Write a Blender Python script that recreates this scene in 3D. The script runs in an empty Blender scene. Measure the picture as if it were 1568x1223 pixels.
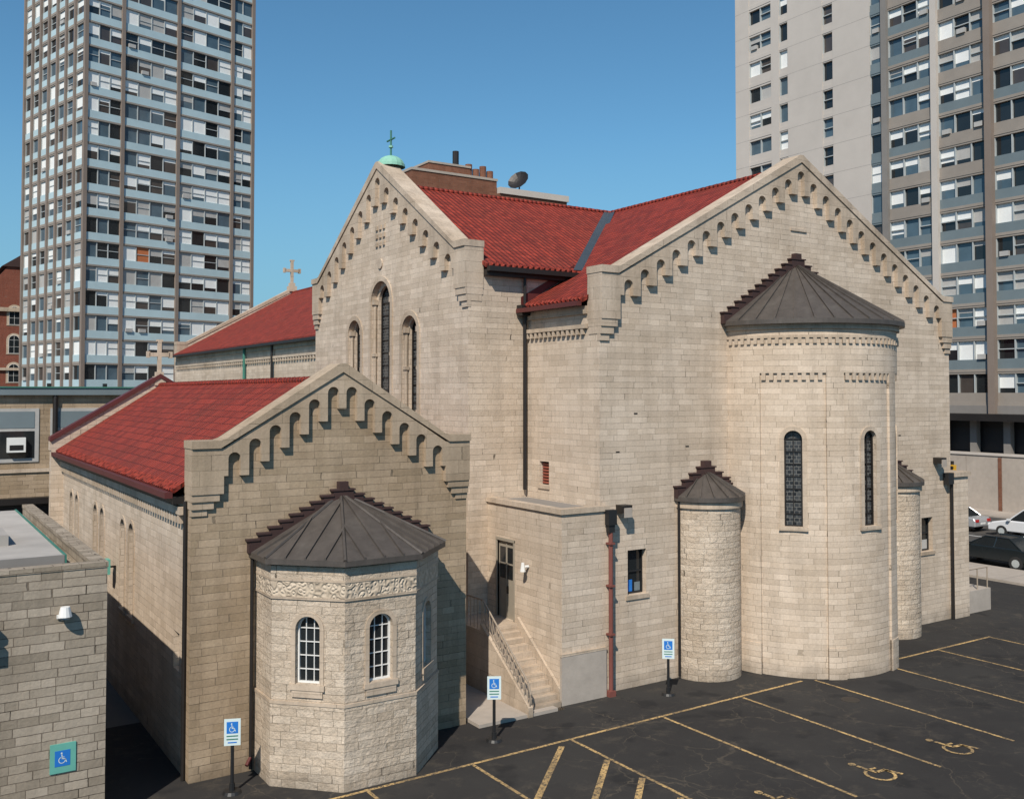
import bpy, bmesh, math, random
from mathutils import Vector, Matrix
random.seed(7)
D=bpy.data; SC=bpy.context.scene; COL=SC.collection
rad=math.radians
# ------------------------------------------------------------------ materials
def newmat(name):
    m=D.materials.new(name); m.use_nodes=True; nt=m.node_tree
    b=nt.nodes['Principled BSDF']; return m,nt,b
def N(nt,t,**k):
    n=nt.nodes.new(t)
    for a,v in k.items(): setattr(n,a,v)
    return n
def L(nt,a,b): nt.links.new(a,b)
def math_(nt,op,a,b=None,c=None):
    n=N(nt,'ShaderNodeMath',operation=op)
    for i,v in enumerate((a,b,c)):
        if v is None: continue
        if isinstance(v,(int,float)): n.inputs[i].default_value=v
        else: L(nt,v,n.inputs[i])
    return n.outputs[0]
def mixc(nt,f,a,b,bt='MIX'):
    n=N(nt,'ShaderNodeMix',data_type='RGBA',blend_type=bt)
    for s,v in ((n.inputs[0],f),(n.inputs[6],a),(n.inputs[7],b)):
        if isinstance(v,(int,float)): s.default_value=v
        elif isinstance(v,tuple): s.default_value=(*v,1)
        else: L(nt,v,s)
    return n.outputs[2]
def noise(nt,vec,scale,detail=4,rough=.6,dim='3D'):
    n=N(nt,'ShaderNodeTexNoise',noise_dimensions=dim); n.inputs['Scale'].default_value=scale
    n.inputs['Detail'].default_value=detail; n.inputs['Roughness'].default_value=rough
    if vec is not None: L(nt,vec,n.inputs['Vector'])
    return n.outputs['Fac']
def ramp(nt,fac,stops):
    r=N(nt,'ShaderNodeValToRGB'); L(nt,fac,r.inputs[0]); e=r.color_ramp.elements
    while len(e)<len(stops): e.new(.5)
    for i,(p,c) in enumerate(stops):
        e[i].position=p; e[i].color=(c,c,c,1) if isinstance(c,(int,float)) else (*c,1)
    return r.outputs[0]
def bump(nt,b,h,strength,dist):
    n=N(nt,'ShaderNodeBump'); n.inputs['Strength'].default_value=strength; n.inputs['Distance'].default_value=dist
    L(nt,h,n.inputs['Height']); L(nt,n.outputs[0],b.inputs['Normal'])
def uvnode(nt): return N(nt,'ShaderNodeUVMap',uv_map='UVMap').outputs[0]
def pos(nt): return N(nt,'ShaderNodeNewGeometry').outputs['Position']
def plain(name,col,rough=.7,metal=0,nz=.12,sc=6,bmp=0):
    m,nt,b=newmat(name)
    f=noise(nt,pos(nt),sc,5)
    c=mixc(nt,f,tuple(x*(1-nz) for x in col),tuple(min(1,x*(1+nz)) for x in col))
    f2=noise(nt,pos(nt),sc*.12,3)
    c=mixc(nt,1.0,c,ramp(nt,f2,[(.3,1-nz),(.7,1.0)]),'MULTIPLY')
    L(nt,c,b.inputs['Base Color']); b.inputs['Roughness'].default_value=rough; b.inputs['Metallic'].default_value=metal
    if bmp: bump(nt,b,noise(nt,pos(nt),sc*4,5),bmp,.02)
    return m
def stone(name,c1,c2,mortar,rowh=.2,bw=.6,bmp=.5,rock=.3,msize=.006,stain=.16,dist=.02,open_j=.35):
    m,nt,b=newmat(name)
    uv=uvnode(nt); sp=N(nt,'ShaderNodeSeparateXYZ'); L(nt,uv,sp.inputs[0])
    P=pos(nt)
    dn=noise(nt,P,3.0,3); dz=math_(nt,'MULTIPLY',math_(nt,'SUBTRACT',dn,.5),.028)
    v=math_(nt,'ADD',sp.outputs[1],dz)
    row=math_(nt,'FLOOR',math_(nt,'DIVIDE',v,rowh))
    wn=N(nt,'ShaderNodeTexWhiteNoise',noise_dimensions='1D'); L(nt,row,wn.inputs['W'])
    st=math_(nt,'ADD',math_(nt,'MULTIPLY',wn.outputs[0],1.0),.45)
    u=math_(nt,'ADD',math_(nt,'MULTIPLY',sp.outputs[0],st),math_(nt,'MULTIPLY',wn.outputs[0],37.3))
    cbn=N(nt,'ShaderNodeCombineXYZ'); L(nt,sp.outputs[0],cbn.inputs[0]); L(nt,math_(nt,'MULTIPLY',row,7.31),cbn.inputs[1])
    wu=noise(nt,cbn.outputs[0],.9,1)
    u=math_(nt,'ADD',u,math_(nt,'MULTIPLY',math_(nt,'SUBTRACT',wu,.5),.9))
    u=math_(nt,'ADD',u,math_(nt,'MULTIPLY',dz,1.2))
    cb=N(nt,'ShaderNodeCombineXYZ'); L(nt,u,cb.inputs[0]); L(nt,v,cb.inputs[1])
    br=N(nt,'ShaderNodeTexBrick',offset=0,squash=1); L(nt,cb.outputs[0],br.inputs['Vector'])
    br.inputs['Color1'].default_value=(*c1,1); br.inputs['Color2'].default_value=(*c2,1)
    jn=noise(nt,P,1.1,5,.7)
    dark=tuple(x*open_j for x in mortar)
    L(nt,mixc(nt,ramp(nt,jn,[(.52,0.0),(.62,1.0)]),mortar,dark),br.inputs['Mortar'])
    br.inputs['Scale'].default_value=1; br.inputs['Mortar Size'].default_value=msize; br.inputs['Mortar Smooth'].default_value=.3
    br.inputs['Brick Width'].default_value=bw; br.inputs['Row Height'].default_value=rowh
    c=br.outputs['Color']
    c=mixc(nt,1.0,c,ramp(nt,wn.outputs[0],[(0,.93),(1,1.04)]),'MULTIPLY')
    n1=noise(nt,P,.35,5,.6); c=mixc(nt,1.0,c,ramp(nt,n1,[(.3,(1-stain,1-stain*1.15,1-stain*1.35)),(.65,1.0)]),'MULTIPLY')
    mp=N(nt,'ShaderNodeMapping'); mp.inputs['Scale'].default_value=(1.6,1.6,.14); L(nt,P,mp.inputs[0])
    n2=noise(nt,mp.outputs[0],1.2,5,.65); c=mixc(nt,1.0,c,ramp(nt,n2,[(.32,1-stain*.9),(.55,1.0)]),'MULTIPLY')
    n3=noise(nt,P,14,5,.7); c=mixc(nt,1.0,c,ramp(nt,n3,[(.3,.86),(.7,1.07)]),'MULTIPLY')
    sz=N(nt,'ShaderNodeSeparateXYZ'); L(nt,P,sz.inputs[0])
    g=math_(nt,'ADD',sz.outputs[2],math_(nt,'MULTIPLY',math_(nt,'SUBTRACT',noise(nt,P,1.3,5),.5),1.5))
    c=mixc(nt,1.0,c,ramp(nt,g,[(0.0,.70),(.5,1.0)]),'MULTIPLY')
    L(nt,c,b.inputs['Base Color']); b.inputs['Roughness'].default_value=.93; b.inputs['Specular IOR Level'].default_value=.2
    hb=math_(nt,'MULTIPLY',math_(nt,'SUBTRACT',1.0,br.outputs['Fac']),.5)
    h=math_(nt,'ADD',hb,math_(nt,'MULTIPLY',noise(nt,P,6.5,6,.7),rock*2.2))
    bump(nt,b,h,bmp,dist); return m
M={}
M['stone']=stone('limestone_ashlar',(.67,.56,.45),(.56,.46,.36),(.43,.355,.275),bmp=.6,rock=.42)
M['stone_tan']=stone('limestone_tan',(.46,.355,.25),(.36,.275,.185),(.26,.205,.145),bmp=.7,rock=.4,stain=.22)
M['stone_rock']=stone('limestone_rock_face',(.69,.585,.47),(.57,.47,.365),(.44,.365,.28),rowh=.2,bw=.5,bmp=1.0,rock=.75,dist=.045)
M['stone_grey']=stone('grey_block',(.44,.375,.30),(.29,.245,.19),(.19,.155,.12),rowh=.2,bw=.5,bmp=.9,rock=.5,msize=.009)
M['trim']=stone('carved_limestone',(.58,.48,.38),(.53,.435,.34),(.40,.33,.255),rowh=.4,bw=1.1,bmp=.5,rock=.4,stain=.26)
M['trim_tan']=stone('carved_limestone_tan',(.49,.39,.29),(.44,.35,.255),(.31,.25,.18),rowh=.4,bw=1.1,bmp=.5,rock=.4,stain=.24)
M['concrete']=plain('concrete',(.40,.35,.30),.9,0,.18,3,.3)
M['dark']=plain('dark_bronze',(.028,.024,.022),.45,.3,.2)
M['burg']=plain('burgundy_paint',(.10,.022,.02),.5,0,.15)
M['redpipe']=plain('red_oxide_pipe',(.20,.065,.05),.6,0,.2)
M['black']=plain('black_paint_and_shade',(.015,.015,.016),.5)  # black fittings, and flat sheets that paint in the shade of openings
M['step']=plain('brown_slate_step',(.050,.024,.021),.85,0,.25,5,.4)
M['white']=plain('white_paint',(.72,.72,.70),.6,0,.06)
M['green']=plain('green_copper_trim',(.05,.20,.15),.6,0,.2)
M['copper']=plain('verdigris',(.25,.52,.40),.7,0,.2)
M['signgreen']=plain('sign_green',(.13,.40,.33),.5,0,.1)
M['blue']=plain('sign_blue',(.02,.17,.55),.4,0,.05)
M['signwhite']=plain('sign_white',(.60,.70,.70),.5,0,.05)
M['louver']=plain('louver_rust',(.30,.08,.05),.6)
M['iron']=plain('iron_rail',(.33,.27,.21),.6,0,.2)
M['roofwhite']=plain('white_membrane',(.43,.40,.365),.95,0,.28,1.2)
M['door']=plain('door_paint',(.33,.29,.23),.6)
M['flash']=plain('valley_flashing',(.10,.12,.13),.4,.5,.25,2)
def glass(name,col,rough=.08):
    m,nt,b=newmat(name); f=noise(nt,pos(nt),.6,3)
    L(nt,mixc(nt,f,tuple(x*.6 for x in col),tuple(x*1.4 for x in col)),b.inputs['Base Color'])
    b.inputs['Roughness'].default_value=rough; b.inputs['Specular IOR Level'].default_value=.6
    bump(nt,b,noise(nt,pos(nt),1.5,2),.08,.02); return m
M['glass']=glass('dark_glass',(.015,.018,.02)); M['glass2']=glass('blue_glass',(.07,.11,.14),.05)
M['glass3']=glass('warm_interior_glass',(.06,.05,.045),.12)
def leaded():
    m,nt,b=newmat('leaded_glass'); uv=uvnode(nt)
    br=N(nt,'ShaderNodeTexBrick',offset=.5); L(nt,uv,br.inputs['Vector'])
    br.inputs['Color1'].default_value=(.012,.014,.018,1); br.inputs['Color2'].default_value=(.06,.065,.07,1); br.inputs['Mortar'].default_value=(.14,.14,.13,1)
    br.inputs['Scale'].default_value=1; br.inputs['Mortar Size'].default_value=.01; br.inputs['Brick Width'].default_value=.16; br.inputs['Row Height'].default_value=.13
    L(nt,br.outputs['Color'],b.inputs['Base Color']); b.inputs['Roughness'].default_value=.25; return m
M['leaded']=leaded()
def tile():
    m,nt,b=newmat('red_clay_tile'); uv=uvnode(nt); sp=N(nt,'ShaderNodeSeparateXYZ'); L(nt,uv,sp.inputs[0])
    pu=math_(nt,'DIVIDE',sp.outputs[0],.25); pv=math_(nt,'DIVIDE',sp.outputs[1],.34)
    w=math_(nt,'ABSOLUTE',math_(nt,'SINE',math_(nt,'MULTIPLY',pu,math.pi)))
    fv=math_(nt,'FRACT',pv)
    cb=N(nt,'ShaderNodeCombineXYZ'); L(nt,math_(nt,'FLOOR',pu),cb.inputs[0]); L(nt,math_(nt,'FLOOR',pv),cb.inputs[1])
    wn=N(nt,'ShaderNodeTexWhiteNoise',noise_dimensions='3D'); L(nt,cb.outputs[0],wn.inputs['Vector'])
    c=mixc(nt,wn.outputs[0],(.18,.025,.016),(.31,.043,.025))
    c=mixc(nt,ramp(nt,noise(nt,pos(nt),.5,4),[(.45,0.0),(.75,.4)]),c,(.15,.038,.022))
    c=mixc(nt,ramp(nt,w,[(0.05,.85),(.45,0.0)]),c,(.05,.010,.008))
    c=mixc(nt,ramp(nt,fv,[(.0,.8),(.16,0.0)]),c,(.05,.010,.008))
    L(nt,c,b.inputs['Base Color']); b.inputs['Roughness'].default_value=.7; b.inputs['Specular IOR Level'].default_value=.25
    h=math_(nt,'ADD',math_(nt,'MULTIPLY',w,.8),math_(nt,'MULTIPLY',math_(nt,'SUBTRACT',1.0,fv),.55))
    bump(nt,b,h,1.0,.07); return m
M['tile']=tile()
def metalroof():
    m,nt,b=newmat('weathered_metal_roof'); P=pos(nt)
    mp=N(nt,'ShaderNodeMapping'); mp.inputs['Scale'].default_value=(2,2,.4); L(nt,P,mp.inputs[0])
    c=mixc(nt,noise(nt,mp.outputs[0],1.5,6,.7),(.040,.034,.030),(.14,.12,.105))
    c=mixc(nt,ramp(nt,noise(nt,P,.9,4),[(.55,0.0),(.75,.4)]),c,(.18,.165,.145))
    L(nt,c,b.inputs['Base Color']); b.inputs['Roughness'].default_value=.55; b.inputs['Metallic'].default_value=.3
    bump(nt,b,noise(nt,P,2.5,3),.35,.04); return m
M['metal']=metalroof()
def carved():
    m,nt,b=newmat('carved_frieze'); uv=uvnode(nt); v=N(nt,'ShaderNodeTexVoronoi',feature='SMOOTH_F1'); v.inputs['Scale'].default_value=8; L(nt,uv,v.inputs['Vector'])
    c=mixc(nt,ramp(nt,v.outputs[0],[(.2,0.0),(.6,1.0)]),(.58,.485,.375),(.42,.345,.26)); L(nt,c,b.inputs['Base Color'])
    b.inputs['Roughness'].default_value=.9; bump(nt,b,math_(nt,'SINE',math_(nt,'MULTIPLY',v.outputs[0],14.0)),.6,.03); return m
M['carved']=carved()
def asphalt(name,base,patch,crack=True):
    m,nt,b=newmat(name); P=pos(nt)
    c=mixc(nt,noise(nt,P,45,4,.8),tuple(x*.55 for x in base),tuple(x*1.7 for x in base))
    c=mixc(nt,ramp(nt,noise(nt,P,.22,6,.65),[(.42,0.0),(.62,1.0)]),c,patch)
    c=mixc(nt,ramp(nt,noise(nt,P,1.1,6,.75),[(.54,0.0),(.70,.5)]),c,(.085,.072,.056))
    c=mixc(nt,ramp(nt,noise(nt,P,.7,3,.5),[(.58,0.0),(.66,.6)]),c,(.013,.013,.014))
    if crack:
        nn=N(nt,'ShaderNodeTexNoise'); nn.inputs['Scale'].default_value=1.4; nn.inputs['Detail'].default_value=5; L(nt,P,nn.inputs['Vector'])
        ad=N(nt,'ShaderNodeVectorMath',operation='MULTIPLY_ADD'); L(nt,nn.outputs['Color'],ad.inputs[0]); ad.inputs[1].default_value=(1.3,1.3,0); L(nt,P,ad.inputs[2])
        for scl_,wd,lo,hi,cc_ in ((.36,.008,.42,.55,(.10,.083,.062)),(1.1,.014,.53,.62,(.085,.072,.055))):
            v=N(nt,'ShaderNodeTexVoronoi',feature='DISTANCE_TO_EDGE'); v.inputs['Scale'].default_value=scl_; L(nt,ad.outputs[0],v.inputs['Vector'])
            k=ramp(nt,v.outputs[0],[(.0,.7),(wd,0.0)])
            k=math_(nt,'MULTIPLY',k,ramp(nt,noise(nt,P,.3,4),[(lo,0.0),(hi,1.0)]))
            c=mixc(nt,k,c,cc_)
    L(nt,c,b.inputs['Base Color']); b.inputs['Roughness'].default_value=.88; b.inputs['Specular IOR Level'].default_value=.25
    bump(nt,b,noise(nt,P,60,3),.35,.01); return m
M['asphalt']=asphalt('asphalt_lot',(.024,.0225,.022),(.036,.034,.032))
M['road']=asphalt('asphalt_road',(.06,.058,.056),(.075,.07,.065))
M['ground']=plain('city_ground',(.16,.15,.135),.9,0,.25,.5)
def paint(name,col):
    m,nt,b=newmat(name); P=pos(nt)
    k=ramp(nt,noise(nt,P,9,8,.8),[(.42,0.0),(.52,1.0)])
    k2=ramp(nt,noise(nt,P,.9,3,.6),[(.35,.35),(.6,1.0)])
    c=mixc(nt,math_(nt,'MULTIPLY',k,k2),(.045,.042,.038),col); L(nt,c,b.inputs['Base Color']); b.inputs['Roughness'].default_value=.85; return m
M['yellow']=paint('worn_yellow_paint',(.56,.37,.15))
M['brick']=stone('red_brick',(.26,.075,.045),(.20,.055,.035),(.22,.17,.14),rowh=.09,bw=.25,bmp=.2,rock=.1,open_j=1)
M['brickbrown']=stone('brown_brick',(.24,.11,.07),(.19,.085,.055),(.2,.15,.12),rowh=.25,bw=.6,bmp=.2,rock=.1,open_j=1)
M['t_conc']=plain('tower_concrete',(.51,.465,.42),.85,0,.10,.5)
M['t_brown']=plain('tower_brown_pier',(.22,.175,.145),.8,0,.12,1)
M['t_grey']=plain('tower_grey_spandrel',(.22,.205,.19),.8,0,.15,1)
M['t_band']=plain('tower_warm_grey_band',(.29,.255,.22),.8,0,.15,1)
M['t_blue']=plain('tower_pale_blue_panel',(.43,.56,.60),.6,0,.12,.8)
M['t_slate']=plain('tower_slate_panel',(.16,.20,.215),.5,0,.15,.8)
M['blind']=plain('window_blind',(.78,.79,.77),.8,0,.08)
M['blind2']=plain('window_curtain',(.42,.41,.39),.8,0,.15)
M['orange']=plain('orange_curtain',(.45,.14,.05),.8)
M['frame']=plain('window_frame_grey',(.42,.45,.45),.5)
M['carwhite']=plain('car_paint_white',(.65,.66,.67),.25,0,.02); M['cardark']=plain('car_paint_dark',(.012,.016,.018),.2,0,.05); M['carred']=plain('car_paint_silver',(.40,.41,.42),.25,.3,.03)
M['tyre']=plain('tyre_rubber',(.02,.02,.02),.85); M['lampred']=plain('tail_lamp',(.45,.02,.02),.3); M['amber']=plain('signal_yellow',(.65,.36,.03),.5)
# ------------------------------------------------------------------ mesh builder
Z=Vector((0,0,1))
def facenormal(p):
    n=Vector((0,0,0))
    for i in range(len(p)):
        a=p[i];b=p[(i+1)%len(p)]
        n.x+=(a.y-b.y)*(a.z+b.z); n.y+=(a.z-b.z)*(a.x+b.x); n.z+=(a.x-b.x)*(a.y+b.y)
    return n.normalized() if n.length>1e-12 else Vector((0,0,1))
def setuv(me,cyl=None):
    uvl=me.uv_layers.get('UVMap') or me.uv_layers.new(name='UVMap')
    vs=me.vertices
    for p in me.polygons:
        pts=[vs[i].co for i in p.vertices]; n=facenormal(pts)
        if cyl and abs(n.z)<.5:
            for li,vi in zip(p.loop_indices,p.vertices):
                c=vs[vi].co; uvl.data[li].uv=(math.atan2(c.x-cyl[0],-(c.y-cyl[1]))*cyl[2],c.z)
            continue
        if abs(n.z)>.999: T=Vector((1,0,0)); S=Vector((0,1,0))
        else:
            T=Z.cross(n).normalized()
            if T.x+T.y*.01<0: T=-T
            S=n.cross(T)
            if S.z<0: S=-S
        for li,vi in zip(p.loop_indices,p.vertices):
            c=vs[vi].co; uvl.data[li].uv=(c.dot(T),c.dot(S))
class MB:
    def __init__(s): s.v=[];s.f=[];s.m=[]
    def face(s,pts,m='stone'):
        b=len(s.v); s.v+= [tuple(p) for p in pts]; s.f.append(list(range(b,b+len(pts)))); s.m.append(m)
    def box(s,x0,x1,y0,y1,z0,z1,m='stone'):
        c=[(x0,y0,z0),(x1,y0,z0),(x1,y1,z0),(x0,y1,z0),(x0,y0,z1),(x1,y0,z1),(x1,y1,z1),(x0,y1,z1)]
        for q in ((3,2,1,0),(4,5,6,7),(0,1,5,4),(1,2,6,5),(2,3,7,6),(3,0,4,7)): s.face([c[i] for i in q],m)
    def prismz(s,pts,z0,z1,m='stone'):
        n=len(pts); s.face([(x,y,z0) for x,y in pts][::-1],m); s.face([(x,y,z1) for x,y in pts],m)
        for i in range(n):
            a=pts[i];b=pts[(i+1)%n]; s.face([(*a,z0),(*b,z0),(*b,z1),(*a,z1)],m)
    def slab(s,pts,t,m='tile',m2=None):
        s.face(pts,m); lo=[(p[0],p[1],p[2]-t) for p in pts]; s.face(lo[::-1],m2 or m)
        for i in range(len(pts)):
            j=(i+1)%len(pts); s.face([pts[i],pts[j],lo[j],lo[i]],m2 or m)
    def tube(s,a,b,r,m='dark',n=8,r2=None):
        a=Vector(a);b=Vector(b);d=(b-a).normalized(); r2=r if r2 is None else r2
        x=d.cross(Z) if abs(d.z)<.95 else d.cross(Vector((1,0,0))); x.normalize(); y=d.cross(x)
        R=[(x*math.cos(2*math.pi*i/n)+y*math.sin(2*math.pi*i/n)) for i in range(n)]
        for i in range(n):
            j=(i+1)%n; s.face([a+R[i]*r,a+R[j]*r,b+R[j]*r2,b+R[i]*r2],m)
        s.face([a+q*r for q in R][::-1],m); s.face([b+q*r2 for q in R],m)
    def fpoly(s,F,pts,o,m): s.face([F.p(a,z,o) for a,z in pts],m)
    def fprism(s,F,pts,o0,o1,m):
        s.fpoly(F,pts,o1,m); s.fpoly(F,pts[::-1],o0,m); n=len(pts)
        for i in range(n):
            a=pts[i];b=pts[(i+1)%n]; s.face([F.p(*a,o0),F.p(*b,o0),F.p(*b,o1),F.p(*a,o1)],m)
    def fbox(s,F,s0,s1,z0,z1,o0,o1,m): s.fprism(F,[(s0,z0),(s1,z0),(s1,z1),(s0,z1)],o0,o1,m)
    def build(s,name,parent=None,cyl=None,bev=0,smooth=False,loc=None,rot=None):
        me=D.meshes.new(name); me.from_pydata(s.v,[],s.f)
        names=list(dict.fromkeys(s.m))
        for k in names: me.materials.append(M[k])
        idx={k:i for i,k in enumerate(names)}
        for p,k in zip(me.polygons,s.m): p.material_index=idx[k]; p.use_smooth=smooth
        me.update(); setuv(me,cyl)
        ob=D.objects.new(name,me); COL.objects.link(ob)
        if parent: ob.parent=parent
        if loc: ob.location=loc
        if rot: ob.rotation_euler=(0,0,rot)
        return ob
class Fr:
    def __init__(s,o,d,n): s.o=o; l=math.hypot(*d); s.d=(d[0]/l,d[1]/l); l=math.hypot(*n); s.n=(n[0]/l,n[1]/l)
    def p(s,a,z,o=0): return (s.o[0]+s.d[0]*a+s.n[0]*o, s.o[1]+s.d[1]*a+s.n[1]*o, z)
def empty(name,loc=(0,0,0)):
    e=D.objects.new(name,None); COL.objects.link(e); e.location=loc; return e
def clean(ob):
    bm=bmesh.new(); bm.from_mesh(ob.data); bmesh.ops.remove_doubles(bm,verts=bm.verts,dist=1e-4)
    bmesh.ops.recalc_face_normals(bm,faces=bm.faces); bm.to_mesh(ob.data); bm.free()
def solid(mb,name,parent,cutters=(),cyl=None):
    ob=mb.build(name,parent); clean(ob)
    for c in cutters:
        if not c.f: continue
        co=c.build('cut'); clean(co)
        md=ob.modifiers.new('c','BOOLEAN'); md.operation='DIFFERENCE'; md.solver='EXACT'; md.object=co
        bpy.context.view_layer.update(); dg=bpy.context.evaluated_depsgraph_get()
        nm=D.meshes.new_from_object(ob.evaluated_get(dg)); ob.modifiers.clear(); old=ob.data; ob.data=nm; D.meshes.remove(old)
        D.objects.remove(co,do_unlink=True)
    setuv(ob.data,cyl); return ob
def arch(cx,z0,w,h,n=12):
    r=w/2; zs=z0+h-r; P=[(cx-r,z0),(cx+r,z0)]
    return P+[(cx+r*math.cos(math.pi*i/n),zs+r*math.sin(math.pi*i/n)) for i in range(n+1)]
def ring(mb,F,cx,z0,w,h,t,o0,o1,m,n=12):
    A=arch(cx,z0,w,h,n)[1:]+[(cx-w/2,z0)]; B=arch(cx,z0,w+2*t,h+t,n)[1:]+[(cx-w/2-t,z0)]
    for i in range(len(A)-1):
        a,b,c,d=A[i],A[i+1],B[i+1],B[i]
        mb.face([F.p(*a,o1),F.p(*b,o1),F.p(*c,o1),F.p(*d,o1)],m)
        mb.face([F.p(*a,o0),F.p(*b,o0),F.p(*b,o1),F.p(*a,o1)],m); mb.face([F.p(*d,o0),F.p(*c,o0),F.p(*c,o1),F.p(*d,o1)],m)
def window(mb,F,cx,z0,w,h,depth,nv=1,nh=4,fm='frame',gm='glass',sur=None,st=.1,fw=.05,bar=.03):
    mb.fpoly(F,arch(cx,z0,w,h),-depth+.02,gm)
    ring(mb,F,cx,z0+fw,w-2*fw,h-2*fw,fw-.003,-depth+.02,-depth+.09,fm)
    mb.fbox(F,cx-w/2+.003,cx+w/2-.003,z0+.003,z0+fw,-depth+.02,-depth+.09,fm)
    zs=z0+h-w/2
    for i in range(1,nv+1):
        x=cx-w/2+w*i/(nv+1); top=zs+math.sqrt(max(0,(w/2)**2-(x-cx)**2))
        mb.fbox(F,x-bar/2,x+bar/2,z0+fw+.002,top-.03,-depth+.025,-depth+.07,fm)
    for i in range(1,nh+1):
        z=z0+(zs-z0)*i/nh
        mb.fbox(F,cx-w/2+fw,cx+w/2-fw,z-bar/2,z+bar/2,-depth+.027,-depth+.062,fm)
    if sur:
        ring(mb,F,cx,z0,w+.004,h+.002,st,-.02,.03,sur)
        mb.fbox(F,cx-w/2-st-.03,cx+w/2+st+.03,z0-.14,z0-.003,-.05,.07,sur)
# ------------------------------------------------------------------ ground
g=MB(); g.face([(-400,-300,-.01),(700,-300,-.01),(700,900,-.01),(-400,900,-.01)],'ground'); g.build('ground')
g=MB(); g.face([(-30,-40,.0),(49.8,-40,.0),(49.8,31,.0),(-30,31,.0)],'asphalt'); g.build('parking_lot_pavement')
g=MB(); g.box(49.8,53.5,-60,150,-.2,.13,'concrete'); 
for i in range(60): g.box(49.85,53.45,-40+i*3,-40+i*3+.02,.13,.134,'t_grey')
g.build('sidewalk')
g=MB(); g.face([(53.5,-80,.0),(75.5,-80,.0),(75.5,250,.0),(53.5,250,.0)],'road')
for i in range(40): g.face([(64.4,-60+i*7,.004),(64.55,-60+i*7,.004),(64.55,-57+i*7,.004),(64.4,-57+i*7,.004)],'white')
g.build('street')
g=MB(); g.box(75.5,79,-80,150,-.2,.13,'concrete'); g.build('far_sidewalk')
pl=MB()
def line(mb,a,b,w=.1,z=.004,m='yellow'):
    a=Vector((*a,0));b=Vector((*b,0)); d=(b-a).normalized(); n=Vector((-d.y,d.x,0))*w/2
    mb.face([(p.x,p.y,z) for p in (a-n,b-n,b+n,a+n)],m)
line(pl,(7.8,22.55),(26.9,22.85),.11); line(pl,(30.9,22.75),(38.3,22.75),.11)
for x in (10.3,13.4,16.75,20.3,23.8,27.35,31.0,34.6,38.2): line(pl,(x,22.66),(x+.05,15.6),.1,.008)
for k in range(5):
    y=22.3-k*1.45; a=(16.65,y); b=(13.5,y-3.1)
    if y>22: a=(16.2,22.35); b=(13.5,19.7)
    line(pl,a,b,.17,.012)
def strokes(mb,F,o,m,sc=1):
    def seg(a,b,w):
        a=Vector(a)*sc;b=Vector(b)*sc;d=(b-a).normalized();n=Vector((-d.y,d.x))*w*sc/2
        mb.face([F(p.x,p.y,o) for p in (a-n,b-n,b+n,a+n)],m)
    for i in range(14):
        t0=rad(-250+i*19);t1=rad(-250+(i+1)*19)
        r0,r1=.3*sc,.38*sc; cx,cy=-.05*sc,-.22*sc
        mb.face([F(cx+r*math.cos(t),cy+r*math.sin(t),o) for r,t in ((r0,t0),(r1,t0),(r1,t1),(r0,t1))],m)
    seg((-.08,.42),(-.02,-.12),.1); seg((-.02,-.08),(.28,-.1),.1); seg((.26,-.06),(.42,-.5),.1); seg((-.05,.12),(.2,.1),.07)
    mb.face([F((-.1+.1*math.cos(i*.628))*sc,(.55+.1*math.sin(i*.628))*sc,o) for i in range(10)],m)
for x,y in ((18.6,16.5),(22.1,16.4),(25.5,16.35)):
    strokes(pl,lambda a,b,o,x=x,y=y:(x+a,y+b,o),.016,'yellow',1.1)
pl.build('parking_markings')
pp=MB(); pp.box(15.0,17.9,24.9,29.8,-.1,.10,'concrete'); pp.build('concrete_path')
mh=MB(); mh.prismz([(26.6+.3*math.cos(i*.35),20.6+.3*math.sin(i*.35)) for i in range(18)],-.02,.006,'dark'); mh.build('manhole_cover')
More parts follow.
